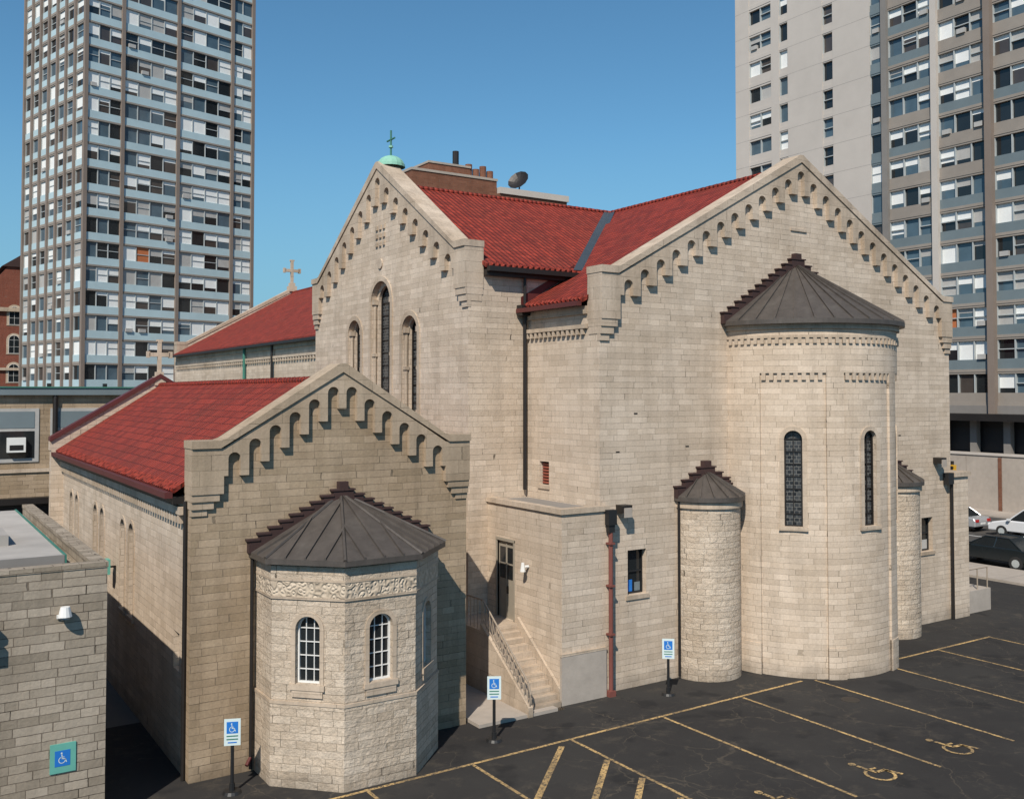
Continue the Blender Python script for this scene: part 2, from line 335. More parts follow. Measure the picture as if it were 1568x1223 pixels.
# ------------------------------------------------------------------ CHURCH
CH=empty('stone_church')
def gable_detail(mb,F,W,zs,sw,za,th,na,leg,aw,kH,trim,ct=.24,proj=.18,drop=.30,back=.04):
    c=W/2
    def top(s):
        s2=min(s,W-s)
        return zs-ct if s2<=sw else zs-ct+(za-zs)*(s2-sw)/(c-sw)
    k=.10; e=.05
    poly=[(-e,zs-ct),(-e,zs),(sw-.1,zs),(sw+.05,zs+.05),(c-.3,za-.13),(c-.1,za),(c+.1,za),(c+.3,za-.13),(W-sw-.05,zs+.05),(W-sw+.1,zs),(W+e,zs),(W+e,zs-ct),(W-sw+k,zs-ct),(c,za-ct-.04),(sw-k,zs-ct)]
    mb.fprism(F,poly,-th-back,proj+.05,trim)
    for side in (0,1):
        def S(a,b): return (a,b) if side==0 else (W-b,W-a)
        z=zs-ct-.002
        a,b=S(-.03,sw); mb.fbox(F,a,b,z-kH*.68,z,-th-back+.02,proj,trim)
        a,b=S(-.025,sw-.1); mb.fbox(F,a,b,z-kH*.79,z-kH*.68-.001,-th,proj-.03,trim)
        a,b=S(-.02,sw-.24); mb.fbox(F,a,b,z-kH*.90,z-kH*.79-.001,-th+.05,proj-.07,trim)
        a,b=S(-.015,sw-.4); mb.fbox(F,a,b,z-kH,z-kH*.90-.001,-.1,proj-.12,trim)
    s0=sw+.0; w=(W-2*sw)/na; h=(w-aw)/2
    spr=[min(top(s0+i*w),top(s0+(i+1)*w),)*.5+top(s0+(i+.5)*w)*.5-drop-aw/2 for i in range(na)]
    for i in range(na):
        a=s0+i*w;b=a+w
        lb=(min(spr[i],spr[i-1]) if i>0 else spr[i])-leg; rb=(min(spr[i],spr[i+1]) if i<na-1 else spr[i])-leg
        x0=a+h;x1=b-h;cx=(a+b)/2;r=(x1-x0)/2
        arc=[(cx-r*math.cos(math.pi*j/10),spr[i]+r*math.sin(math.pi*j/10)) for j in range(11)]
        low=[(a,lb),(x0,lb)]+arc+[(x1,rb),(b,rb)]
        tp=[(b,top(b)-.003)]+([(c,top(c)-.06)] if a<c-.01<b-.02 else [])+[(a,top(a)-.003)]
        mb.fpoly(F,low+tp,proj,trim)
        for j in range(len(low)-1):
            p,q=low[j],low[j+1]; mb.face([F.p(*p,0),F.p(*q,0),F.p(*q,proj),F.p(*p,proj)],trim)
def gable_solid(F,W,zs,sw,za,th,m,z0=-.2,ct=.24):
    mb=MB(); c=W/2; e=.01
    mb.fprism(F,[(0,z0),(W,z0),(W,zs-ct-e),(W-sw,zs-ct-e),(c,za-ct-.05),(sw,zs-ct-e),(0,zs-ct-e)],-th,0,m); return mb
def dentils(mb,F,s0,s1,z,m,step=.3,bh=.2,bd=.12,band=.14):
    mb.fbox(F,s0,s1,z,z+band,-.02,bd+.02,m)
    n=int((s1-s0)/step)
    for i in range(n):
        a=s0+.06+i*(s1-s0-.06)/n; mb.fbox(F,a,a+step*.48,z-bh,z-.001,-.02,bd,m)
XL=6.62
FE=Fr((20.07,25.5),(1,0),(0,-1)); WE=19.93
FC=Fr((XL,25.45),(1,0),(0,-1)); WC=8.24
FT=Fr((17.54,44.7),(0,-1),(-1,0)); WT=14.8
FCL=Fr((20.07,29.9),(0,-1),(-1,0))
FCHL=Fr((XL,47.0),(0,-1),(-1,0))
# --- east gable + choir
cut=MB(); cut.fbox(FE,1.2,2.03,3.13,4.66,-.3,.3,'stone'); cut.fbox(FE,17.75,18.55,3.13,4.6,-.3,.3,'stone')
solid(gable_solid(FE,WE,14.35,.78,19.4,.6,'stone'),'choir_gable_wall',CH,[cut])
b=MB(); b.box(20.07,40,26.1,29.9,-.2,13.05,'stone')
cut=MB(); cut.fbox(FCL,.86,1.45,6.7,7.55,-.25,.3,'stone')
solid(b,'choir_walls',CH,[cut])
d=MB(); gable_detail(d,FE,WE,14.35,.78,19.4,.6,25,.34,.40,2.3,'trim')
dentils(d,FCL,.05,3.78,12.25,'trim',.28,.2); d.fbox(FCL,.05,3.78,12.75,13.02,-.02,.1,'trim')
d.fbox(FE,WE/2-.45,WE/2+.45,16.4,16.5,-.02,.05,'trim')
# dark joint slots drawn as small dark marks on the wall
for a,z in ((1.5,9.3),(3.9,8.1),(0.7,8.0),(14.6,9.4),(16.2,8.2)): d.fbox(FE,a,a+.16,z,z+.05,-.02,.006,'dark')
d.build('choir_gable_trim',CH)
w=MB()
for a,bz in ((1.2,2.03),(17.75,18.55)):
    w.fbox(FE,a,bz,3.13,4.66 if a<2 else 4.6,-.3,-.26,'glass'); zt=4.66 if a<2 else 4.6
    for s0,s1,z0,z1 in ((a,a+.05,3.13,zt),(bz-.05,bz,3.13,zt),(a+.05,bz-.05,3.13,3.19),(a+.05,bz-.05,zt-.06,zt),(a+.05,bz-.05,3.87,3.92)): w.fbox(FE,s0+.002,s1-.002,z0+.002,z1-.002,-.26,-.2,'black')
    if a>5: w.fbox(FE,a+.06,bz-.06,3.2,3.6,-.255,-.25,'blind2')
    else: w.fbox(FE,a+.1,a+.4,3.2,3.6,-.255,-.25,'blue'); w.fbox(FE,a+.5,bz-.08,3.2,3.5,-.255,-.25,'t_slate')
    w.fbox(FE,a-.1,bz+.1,2.98,3.125,-.05,.05,'trim')
w.fbox(FCL,.87,1.44,6.71,7.54,-.24,-.2,'black')
for i in range(7): w.fbox(FCL,.9,1.41,6.75+i*.11,6.81+i*.11,-.2,-.1,'louver')
w.fbox(FCL,.8,1.5,6.56,6.69,-.05,.05,'trim')
w.build('choir_windows',CH)
# --- main apse
ACX,ACY,AR=29.8,25.5,3.7
def arcpts(R,t0,t1,n,cx=ACX,cy=ACY): return [(cx+R*math.sin(rad(t0+(t1-t0)*i/n)),cy-R*math.cos(rad(t0+(t1-t0)*i/n))) for i in range(n+1)]
b=MB(); b.prismz(arcpts(3.62,-92,92,72),-.2,12.42,'stone')
cutA=MB(); wins=[-51,-5,41]
for t in wins:
    F=Fr((ACX,ACY),(math.cos(rad(t)),math.sin(rad(t))),(math.sin(rad(t)),-math.cos(rad(t))))
    cutA.fprism(F,arch(0,5.3,.62,3.4),3.3,4.2,'stone')
solid(b,'apse_wall',CH,[cutA],cyl=(ACX,ACY,AR))
b=MB()
def curved(mb,R0,R1,t0,t1,z0,z1,m,n=10,cx=ACX,cy=ACY):
    A=arcpts(R1,t0,t1,n,cx,cy);B=arcpts(R0,t0,t1,n,cx,cy)
    for i in range(n):
        mb.face([(*A[i],z0),(*A[i+1],z0),(*A[i+1],z1),(*A[i],z1)],m)
        mb.face([(*A[i],z0),(*A[i+1],z0),(*B[i+1],z0),(*B[i],z0)],m); mb.face([(*A[i],z1),(*A[i+1],z1),(*B[i+1],z1),(*B[i],z1)],m)
    for A_,B_ in ((A[0],B[0]),(A[-1],B[-1])): mb.face([(*A_,z0),(*B_,z0),(*B_,z1),(*A_,z1)],m)
pan=[(-69,-33),(-23,13),(23,59)]
for t0,t1 in ((-90,-69),(-33,-23),(13,23),(59,90)): curved(b,3.6,3.7,t0,t1,-.2,10.75,'stone')
curved(b,3.6,3.7,-90,90,10.75,12.43,'stone',60)
curved(b,3.5,3.75,-90,90,12.0,12.1,'trim',60); curved(b,3.5,3.80,-90,90,12.32,12.5,'trim',60)
for t0,t1 in ((-90,-69),(-33,-23),(13,23),(59,90)): curved(b,3.58,3.73,t0,t1,-.2,1.1,'stone')
n=44
for i in range(n):
    t=-88+176*i/n; curved(b,3.6,3.77,t,t+1.9,11.8,11.999,'trim',1)
for t0,t1 in pan:
    for i in range(8):
        t=t0+1+(t1-t0-1)*i/8; curved(b,3.6,3.695,t,t+2.3,10.5,10.749,'trim',1)
b.build('apse_masonry',CH,cyl=(ACX,ACY,AR))
w=MB()
for t in wins:
    F=Fr((ACX+3.62*math.sin(rad(t)),ACY-3.62*math.cos(rad(t))),(math.cos(rad(t)),math.sin(rad(t))),(math.sin(rad(t)),-math.cos(rad(t))))
    window(w,F,0,5.3,.62,3.4,.22,1,7,'dark','leaded','trim',.16)
w.build('apse_windows',CH)
def cone_roof(mb,cx,cy,R,ze,za,nseam,t0=-90,t1=90,n=60,m='metal'):
    P=arcpts(R,t0,t1,n,cx,cy); A=(cx,cy,za)
    for i in range(n):
        mb.face([(*P[i],ze),(*P[i+1],ze),A],m); mb.face([(*P[i],ze-.16),(*P[i+1],ze-.16),(*P[i+1],ze),(*P[i],ze)],m)
    mb.face([(*p,ze-.16) for p in P],m)
    for i in range(nseam+1):
        t=t0+1+(t1-t0-2)*i/nseam; q=arcpts(R,t,t,1,cx,cy)[0]
        dx=.026*math.cos(rad(t));dy=.026*math.sin(rad(t)); h=.07
        a=Vector((q[0]-dx,q[1]-dy,ze));b_=Vector((q[0]+dx,q[1]+dy,ze)); c=Vector(A); up=Vector((0,0,h))
        e1=a.lerp(c,.96);e2=b_.lerp(c,.96)
        mb.face([a+up,b_+up,e2+up,e1+up],m);mb.face([a,a+up,e1+up,e1],m);mb.face([b_,b_+up,e2+up,e2],m);mb.face([a,b_,b_+up,a+up],m)
def steps(mb,F,cs,half,ze,za,n,th=.28,over=.3,m='step'):
    w=half/n; h=(za-ze)/n
    for i in range(n):
        z1=ze+h*(i+1)+over-.1
        for sg in (-1,1):
            a=cs+sg*(half-w*i); b_=cs+sg*(half-w*(i+1)); a,b_=min(a,b_),max(a,b_)
            mb.fbox(F,a,b_,z1-h-over*.9,z1-.05,-.02,th,m)
            lip=.05
            mb.fbox(F,a-(lip if sg<0 else -.002),b_+(lip if sg>0 else -.002),z1-.049,z1,-.02,th+.03,m)
    mb.fbox(F,cs-w*.45,cs+w*.45,ze+h*n+over-.1,ze+h*n+over+.1,-.02,th+.02,m)
r=MB(); cone_roof(r,ACX,ACY,4.0,12.66,15.1,18); r.build('apse_roof',CH)
r=MB(); steps(r,FE,ACX-20.07,4.05,12.66,15.15,11,.2,.24)
for cx in (24.86,35.45):
    t=MB(); t.prismz(arcpts(1.28,-91,91,28,cx,25.5),-.2,6.15,'stone_rock'); curved(t,1.2,1.36,-90,90,5.98,6.2,'trim',28,cx,25.5)
    t.build('turret_wall',CH,cyl=(cx,25.5,1.28))
    t=MB(); cone_roof(t,cx,25.5,1.46,6.38,7.25,9,n=28); t.build('turret_roof',CH)
    steps(r,FE,cx-20.07,1.46,6.4,7.25,4,.2,.24)
r.build('stepped_flashings',CH)
# --- transept
cut1=MB(); cut2=MB(); tw=[(7.45,9.0,1.9,5.8),(7.45-2.72,9.2,1.35,4.1),(7.45+2.72,9.2,1.35,3.95)]
for cx,z0,ww,hh in tw:
    cut1.fprism(FT,arch(cx,z0,ww,hh,16),-.22,.3,'stone'); cut2.fprism(FT,arch(cx,z0+.1,ww*.74,hh-ww*.15,16),-.48,.1,'stone')
solid(gable_solid(FT,WT,15.6,.8,19.9,.6,'stone'),'transept_gable_wall',CH,[cut1,cut2])
b=MB(); b.box(18.14,30,29.9,44.7,-.2,14.45,'stone'); solid(b,'transept_walls',CH)
d=MB(); gable_detail(d,FT,WT,15.6,.8,19.9,.6,15,.34,.48,2.2,'trim')
cz=16.75
for a,z in ((0,0),(0,.35),(0,-.35),(.35,0),(-.35,0),(.35,.35),(-.35,.35),(.35,-.35),(-.35,-.35)):
    d.fbox(FT,7.4+a-.09,7.4+a+.09,cz+z-.09,cz+z+.09,-.02,.07,'trim')
for cx,z0,ww,hh in tw:
    ring(d,FT,cx,z0,ww+.004,hh+.002,.2,-.02,.05,'trim',16)
    d.fbox(FT,cx-ww/2-.25,cx+ww/2+.25,z0-.2,z0-.003,-.1,.12,'trim')
    for sg in (-1,1):
        x=cx+sg*(ww/2-.1); d.tube(FT.p(x,z0,-.12),FT.p(x,z0+hh-ww/2,-.12),.075,'trim',10)
        d.fbox(FT,x-.11,x+.11,z0+hh-ww/2+.002,z0+hh-ww/2+.22,-.21,-.0,'trim'); d.fbox(FT,x-.11,x+.11,z0+.002,z0+.18,-.21,-.02,'trim')
        d.fbox(FT,x-.1,x+.1,z0+hh*.45,z0+hh*.45+.14,-.21,-.02,'trim')
d.fprism(FT,[(7.4+.22*math.cos(i*.5236),15.55+.22*math.sin(i*.5236)) for i in range(12)],-.02,.06,'trim')
d.build('transept_gable_trim',CH)
w=MB()
for cx,z0,ww,hh in tw: window(w,FT,cx,z0+.1,ww*.74,hh-ww*.15,.43,1,9,'dark','leaded')
w.build('transept_windows',CH)
d=MB(); fx,fy=18.0,37.3
prev=None
for i in range(7):
    a0=rad(90*i/6); ring_=[(fx+.62*math.cos(a0)*math.cos(k*math.pi/8),fy+.62*math.cos(a0)*math.sin(k*math.pi/8),19.75+.5*math.sin(a0)) for k in range(16)]
    if prev:
        for k in range(16): d.face([prev[k],prev[(k+1)%16],ring_[(k+1)%16],ring_[k]],'copper')
    prev=ring_
d.tube((fx,fy,20.2),(fx,fy,21.35),.045,'green'); d.tube((fx,fy-.36,20.95),(fx,fy+.36,20.95),.04,'green'); d.tube((fx-.001,fy,20.6),(fx,fy,20.68),.1,'copper')
d.build('transept_finial_cross',CH)
# --- nave
b=MB(); b.box(20.07,40,44.7,82,-.2,13.05,'stone'); b.build('nave_walls',CH)
FNL=Fr((20.07,82),(0,-1),(-1,0)); d=MB(); d.fbox(FNL,0,37,12.75,13.02,-.02,.1,'trim'); dentils(d,FNL,0,37,12.2,'trim',.45,.2)
FN=Fr((40,82.6),(-1,0),(0,1)); gs=gable_solid(FN,WE,14.35,.85,19.4,.6,'stone'); gs.build('nave_gable_wall',CH)
gable_detail(d,FN,WE,14.35,.85,19.4,.6,25,.32,.40,2.3,'trim')
def stonecross(mb,x,y,z,s,m='trim'):
    def bx(a0,a1,z0,z1): mb.box(x+a0,x+a1,y-.1*s,y+.1*s,z+z0,z+z1,m)
    mb.box(x-.3*s,x+.3*s,y-.3*s,y+.3*s,z-.3,z+.15*s,m); mb.box(x-.2*s,x+.2*s,y-.2*s,y+.2*s,z+.151*s,z+.4*s,m)
    bx(-.1*s,.1*s,.4*s,2.1*s); bx(-.55*s,-.101*s,1.25*s,1.47*s); bx(.101*s,.55*s,1.25*s,1.47*s)
    for a in (-.6*s,.6*s): bx(a-.09*s,a+.09*s,1.18*s,1.54*s)
    bx(-.17*s,.17*s,2.101*s,2.2*s)
stonecross(d,30.0,82.2,19.4,1.15); d.build('nave_trim',CH)
# --- roofs
s=.56; rz=19.0; rx,ry=30.03,37.25
def zx(x): return rz-s*abs(x-rx)
r=MB()
r.slab([(rx,26.05,rz),(rx,ry,rz),(22.43,29.65,zx(22.43)),(22.18,29.92,zx(22.18)),(19.8,29.92,zx(19.8)),(19.8,26.05,zx(19.8))],.14,'tile')
zt=rz-s*7.6
r.slab([(18.1,ry,rz),(rx,ry,rz),(22.43,29.65,zt),(18.1,29.65,zt)],.14,'tile')
r.slab([(rx,ry,rz),(18.1,ry,rz),(18.1,44.85,zt),(22.43,44.85,zt)],.14,'tile')
r.slab([(rx,82.1,rz),(rx,ry,rz),(22.43,44.85,zt),(22.18,44.68,zx(22.18)),(19.8,44.68,zx(19.8)),(19.8,82.1,zx(19.8))],.14,'tile')
r.slab([(rx,26.05,rz),(rx,82.1,rz),(40.25,82.1,zx(40.25)),(40.25,26.05,zx(40.25))],.14,'tile')
def ridge(mb,a,b,rr=.11,step=.42):
    a=Vector(a);b=Vector(b);n=int((b-a).length/step)
    for i in range(n):
        p=a.lerp(b,i/n);q=a.lerp(b,(i+1.02)/n); mb.tube(p,q,rr*1.1,'tile',8,rr*.94)
ridge(r,(rx,26.1,rz+.0),(rx,82,rz+.0)); ridge(r,(18.3,ry,rz+.0),(rx,ry,rz+.0))
czr=10.42; cx0=10.74; xe=XL-.3
r.slab([(cx0,26.0,czr),(cx0,47,czr),(xe,47,7.52),(xe,26.0,7.52)],.12,'tile'); r.slab([(cx0,26.0,czr),(cx0,47,czr),(15.2,47,7.52),(15.2,26.0,7.52)],.12,'tile')
ridge(r,(cx0,26.1,czr+.0),(cx0,47,czr+.0))
for k in range(int((29.9-26.1)/.25)): y=26.1+.125+k*.25; r.tube((19.75,y,zx(19.8)-.05),(20.0,y,zx(20.0)-.02),.06,'tile',8)
for k in range(int((22.2-18.3)/.25)): x=18.3+.125+k*.25; r.tube((x,29.6,zt-.05),(x,29.85,zt+.08),.06,'tile',8)
for k in range(int((47-26.05)/.25)): y=26.05+.125+k*.25; r.tube((xe-.05,y,7.45),(xe+.2,y,7.6),.06,'tile',8)
r.build('tile_roofs',CH)
f=MB()
va=Vector((rx-.05,ry-.05,rz));vb=Vector((22.43,29.65,zt))
f.face([va+Z*.03,vb+Z*.03,vb+Vector((.38,0,0))+Z*.03,va+Vector((.0,-.38,0))+Z*.03],'flash')
f.face([va+Z*.035,vb+Z*.035,vb+Vector((-.36,0,0))+Z*.035,va+Vector((-.36,0,0))+Z*.035],'flash')
g=MB()
g.box(19.58,19.79,26.12,29.88,zx(19.8)-.26,zx(19.8)-.1,'burg'); g.box(18.16,22.3,29.42,29.63,zt-.28,zt-.1,'dark'); g.box(18.16,22.5,29.65,29.89,zt-.42,zt-.2,'dark')
g.box(xe-.21,xe-.01,26.1,47,7.26,7.42,'burg'); g.box(xe,XL-.01,26.1,47,7.1,7.3,'dark')
g.box(19.58,19.79,44.9,82,zx(19.8)-.26,zx(19.8)-.1,'dark')
g.face([(19.8,29.88,zx(19.8)+.02),(22.3,29.88,zx(22.3)+.02),(22.3,29.88,zx(22.3)+.35),(19.8,29.88,zx(19.8)+.35)],'burg')
g.box(19.6,20.0,29.5,29.86,12.9,13.3,'dark')
g.tube((19.9,29.76,13.1),(19.9,29.76,6.45),.075,'dark'); g.tube((19.9,29.76,14.5),(19.9,29.76,13.2),.06,'dark')
g.tube((8.2,25.33,5.6),(8.2,25.33,.1),.05,'dark'); g.tube((8.05,25.2,.25),(8.2,25.33,.4),.05,'burg'); g.tube((23.5,25.36,6.2),(23.5,25.36,.1),.05,'dark'); g.tube((26.2,25.3,6.2),(26.2,25.3,.1),.04,'dark')
g.tube((XL-.07,25.75,7.2),(XL-.07,25.75,.0),.05,'dark')
g.tube((6.22,47.1,7.3),(6.22,47.1,.0),.09,'dark')
g.tube((20.25,25.15,5.6),(20.25,25.15,.1),.075,'redpipe'); g.prismz([(20.08,25.02),(20.42,25.02),(20.42,25.24),(20.08,25.24)],5.65,6.15,'black'); g.prismz([(20.13,25.07),(20.37,25.07),(20.37,25.24),(20.13,25.24)],5.4,5.65,'black')
g.box(20.12,20.38,25.05,25.28,.0,.18,'redpipe')
g.tube((39.85,25.35,6.3),(39.85,25.35,0),.07,'dark'); g.box(39.4,39.8,25.2,25.45,6.0,6.5,'black')
for y in (50.5,58.0): g.tube((19.9,y,13),(19.9,y,0),.08,'dark')
g.tube((19.9,63.5,13),(19.9,63.5,0),.1,'green')
for z in (2,3.6,5): g.box(20.15,20.35,25.04,25.29,z,z+.06,'redpipe')
g.build('gutters_and_downspouts',CH); f.build('valley_flashing',CH)
# --- chapel
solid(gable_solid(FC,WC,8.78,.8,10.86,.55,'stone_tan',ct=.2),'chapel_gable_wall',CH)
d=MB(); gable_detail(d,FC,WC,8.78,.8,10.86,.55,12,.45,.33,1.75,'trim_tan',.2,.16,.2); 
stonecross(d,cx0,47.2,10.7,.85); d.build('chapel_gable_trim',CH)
b=MB(); b.box(XL,14.85,26.0,47.0,-.2,7.3,'stone'); cut=MB(); cl=[]
for yc in (32.6,33.95,37.6,38.95,43.2,44.55):
    sc_=47-yc; cl.append(sc_); cut.fprism(FCHL,arch(sc_,2.9,.72,2.95),-.28,.3,'stone')
cut.fbox(FCHL,47-27.1,47-26.5,2.6,3.6,-.25,.3,'stone')
solid(b,'chapel_walls',CH,[cut])
w=MB()
for a in cl: window(w,FCHL,a,2.9,.72,2.95,.26,1,5,'dark','leaded','trim',.12)
w.fbox(FCHL,47-27.09,47-26.51,2.61,3.59,-.24,-.2,'blind2'); w.build('chapel_side_windows',CH)
d=MB(); dentils(d,FCHL,0,21.0,6.82,'trim',.3,.24,.14,.2); 
d.prismz([(6.1,47),(15.3,47),(15.3,47.4),(6.1,47.4)],-.2,7.5,'stone')
Fb=Fr((6.05,47.4),(1,0),(0,1)); d.fprism(Fb,[(0,7.502),(9.4,7.502),(9.4,7.9),(4.7,10.75),(0,7.9)],-.4,0,'stone'); d.fprism(Fb,[(0,7.9),(4.7,10.752),(9.4,7.9),(9.4,8.08),(4.7,10.95),(0,8.08)],-.5,.1,'burg')
d.build('chapel_side_trim',CH)
V=[(8.36,25.5),(8.36,24.21),(9.77,22.8),(11.77,22.8),(13.18,24.21),(13.18,25.5)]
cc=(10.77,25.5)
def scl(k,pts=V):
    out=[]
    for x,y in pts:
        if abs(y-25.5)<.01: out.append((cc[0]+(x-cc[0])/abs(x-cc[0])*(2.41+k),y)); continue
        dx,dy=x-cc[0],y-(22.8+2.414); l=math.hypot(dx,dy); out.append((x+dx/l*k*1.08,y+dy/l*k*1.08))
    return out
b=MB(); b.prismz(V,-.2,5.75,'stone_rock'); cut=MB(); ff=[]
for i in (1,2,3):
    a,c=V[i],V[i+1]; dx,dy=c[0]-a[0],c[1]-a[1]; l=math.hypot(dx,dy); F=Fr(a,(dx,dy),(dy,-dx)); ff.append((F,l))
    cut.fprism(F,arch(l/2,2.62,.66,1.72),-.24,.3,'stone')
solid(b,'chapel_apse_wall',CH,[cut])
w=MB()
for F,l in ff:
    window(w,F,l/2,2.62,.66,1.72,.22,2,4,'white','glass','trim',.11,.045,.02)
    w.fbox(F,l/2-.42,l/2+.42,2.3,2.47,-.05,.05,'trim')
w.build('chapel_apse_windows',CH)
d=MB(); d.prismz(scl(.035),-.2,2.1,'stone_rock'); d.prismz(scl(.055),2.1,2.18,'trim'); d.prismz(scl(.025),4.82,5.22,'carved'); d.prismz(scl(.04),5.22,5.28,'trim'); d.prismz(scl(.04),4.76,4.82,'trim'); d.prismz(scl(.03),5.281,5.6,'stone_rock')
d.build('chapel_apse_trim',CH)
r=MB(); E=scl(.22); E=[(E[0][0],25.46)]+E[1:-1]+[(E[-1][0],25.46)]
ze,za=5.8,7.2; r.prismz(E,ze-.14,ze-.001,'metal'); A=Vector((cc[0],25.46,za))
for i in range(5):
    a=Vector((*E[i],ze));c=Vector((*E[i+1],ze)); r.face([a,c,A],'metal')
    dv=(c-a); l=dv.length; dn=dv/l; foot=a+dn*((A-a).dot(dn)); up=A-foot; n=max(1,int(l/.5))
    for k in range(1,n):
        q=a+dn*(l*k/n); tt=(q-a).length; fl=(foot-a).dot(dn)
        if abs(fl)<1e-3 or abs(l-fl)<1e-3: frac=(1-tt/l) if abs(fl)<1e-3 else tt/l
        else: frac=tt/fl if tt<fl else (l-tt)/(l-fl)
        frac=min(max(frac,0),.97); e=q+up*frac; wv=dn*.024; h=Z*.065
        r.face([q-wv+h,q+wv+h,e+wv+h,e-wv+h],'metal'); r.face([q-wv,q-wv+h,e-wv+h,e-wv],'metal'); r.face([q+wv,q+wv+h,e+wv+h,e+wv],'metal'); r.face([q-wv,q+wv,q+wv+h,q-wv+h],'metal')
    r.tube(a+Z*.01,A+Z*.01,.05,'metal',6)
r.build('chapel_apse_roof',CH)
r=MB(); steps(r,FC,cc[0]-XL,2.68,5.85,7.2,9,.2,.24); r.build('chapel_stepped_flashing',CH)
# --- annex with door
FA=Fr((18.35,29.9),(0,-1),(-1,0))
b=MB(); b.box(18.35,20.062,25.3,29.89,-.2,6.1,'stone')
cut=MB(); cut.fbox(FA,.7,1.75,2.12,4.82,-.25,.3,'stone'); solid(b,'annex_walls',CH,[cut])
d=MB(); d.box(18.28,20.3,25.23,25.6,6.1,6.27,'trim'); d.box(18.28,18.6,25.6,29.89,6.1,6.27,'trim'); d.box(18.6,20.06,25.6,29.88,6.1,6.16,'t_grey')
d.box(20.063,20.3,25.3,25.49,-.2,6.1,'stone')
d.box(18.27,20.1,25.2,25.299,-.1,1.55,'concrete'); d.box(18.25,20.12,25.19,25.298,1.551,1.63,'trim')
d.fbox(FA,.7,1.75,2.12,4.82,-.12,-.06,'door'); d.fbox(FA,.62,.7,2.12,4.9,-.2,.03,'door'); d.fbox(FA,1.75,1.83,2.12,4.9,-.2,.03,'door'); d.fbox(FA,.62,1.83,4.82,4.92,-.2,.04,'door')
d.fbox(FA,.8,1.17,3.5,4.6,-.06,-.045,'glass'); d.fbox(FA,1.28,1.65,3.5,4.6,-.06,-.045,'glass'); d.fbox(FA,1.2,1.25,2.12,4.8,-.06,-.03,'door'); d.fbox(FA,.8,1.65,4.0,4.05,-.045,-.03,'door'); d.fbox(FA,1.3,1.34,3.0,3.25,-.06,.0,'dark')
d.box(40.0,41.1,25.35,30,-.2,6.3,'stone'); d.box(39.95,41.2,25.25,30.1,6.3,6.5,'trim'); 
d.box(41.1,43.2,25.6,27,-.1,1.0,'concrete')
for x in (41.5,42.3,43.1): d.tube((x,25.7,1),(x,25.7,1.95),.03,'iron')
d.tube((41.5,25.7,1.95),(43.1,25.7,1.95),.03,'iron')
for x,z in ((20.95,6.05),(38.9,7.0)):
    d.box(x-.2,x+.2,25.1,25.49,z-.05,z+.2,'dark'); d.box(x-.16,x+.16,25.06,25.1,z-.2,z+.12,'concrete')
d.tube((18.33,27.2,4.15),(18.1,27.2,4.15),.05,'white'); d.tube((18.1,27.2,4.0),(18.1,27.2,4.3),.1,'white',8,.05)
d.build('annex_details',CH)
st=MB(); x0,x1=16.75,18.22
st.box(x0,18.34,27.75,29.89,-.1,2.1,'trim')
for i in range(12): st.box(x0+.18,x1,27.75-.235*(i+1),27.75-.235*i-.001,-.05,2.1-.175*(i+.0)-.175,'trim')
st.fprism(Fr((x0,27.75),(0,-1),(-1,0)),[(0,-.1),(2.9,-.1),(2.9,.3),(0,2.35)],-.17,0,'trim')
st.fprism(Fr((18.23,27.75),(0,-1),(-1,0)),[(0,-.1),(2.45,-.1),(2.45,.55),(0,2.35)],-.1,0,'trim')
def rail(x):
    a=Vector((x,27.7,3.1));b_=Vector((x,25.0,1.05)); st.tube(a,b_,.03,'iron'); st.tube(a-Z*.65,b_-Z*.65,.02,'iron')
    for i in range(14):
        p=a.lerp(b_,i/13); st.tube(p,p-Z*.78,.014,'iron',6)
        if i<13:
            q=a.lerp(b_,(i+1)/13); st.tube(p-Z*.15,q-Z*.6,.012,'iron',5)
    st.tube(b_,b_+Vector((0,-.15,-.35)),.03,'iron'); st.tube(b_+Vector((0,-.15,-.35)),(x,24.95,.1),.03,'iron')
    st.tube(a,(x,29.5,3.1),.03,'iron')
    for i in range(8): st.tube((x,27.8+i*.24,3.1),(x,27.8+i*.24,2.1),.014,'iron',6)
rail(x0+.08); st.build('entrance_stairs',CH)
# ------------------------------------------------------------------ signs
def signpost(x,y,ang,hgt=1.85):
    m=MB(); m.tube((0,0,0),(0,0,.07),.24,'black',16,.2); m.tube((0,0,.07),(0,0,.25),.07,'black'); m.tube((0,0,.25),(0,0,hgt-.1),.045,'black')
    F=Fr((0,-.05),(1,0),(0,-1)); m.fbox(F,-.2,.2,hgt-.66,hgt,-.02,.0,'signwhite')
    m.fbox(F,-.14,.14,hgt-.36,hgt-.07,.001,.004,'blue'); strokes(m,lambda a,b,o:F.p(a,hgt-.22+b,.008),.008,'signwhite',.18)
    m.fbox(F,-.14,.14,hgt-.44,hgt-.41,.001,.004,'green'); m.fbox(F,-.14,.14,hgt-.52,hgt-.49,.001,.004,'green'); m.fbox(F,-.11,.11,hgt-.6,hgt-.57,.001,.004,'blue')
    m.build('handicap_parking_sign',loc=(x,y,.004),rot=ang)
signpost(7.4,24.3,rad(-22)); signpost(14.84,23.8,rad(-30)); signpost(21.96,24.25,rad(-38))
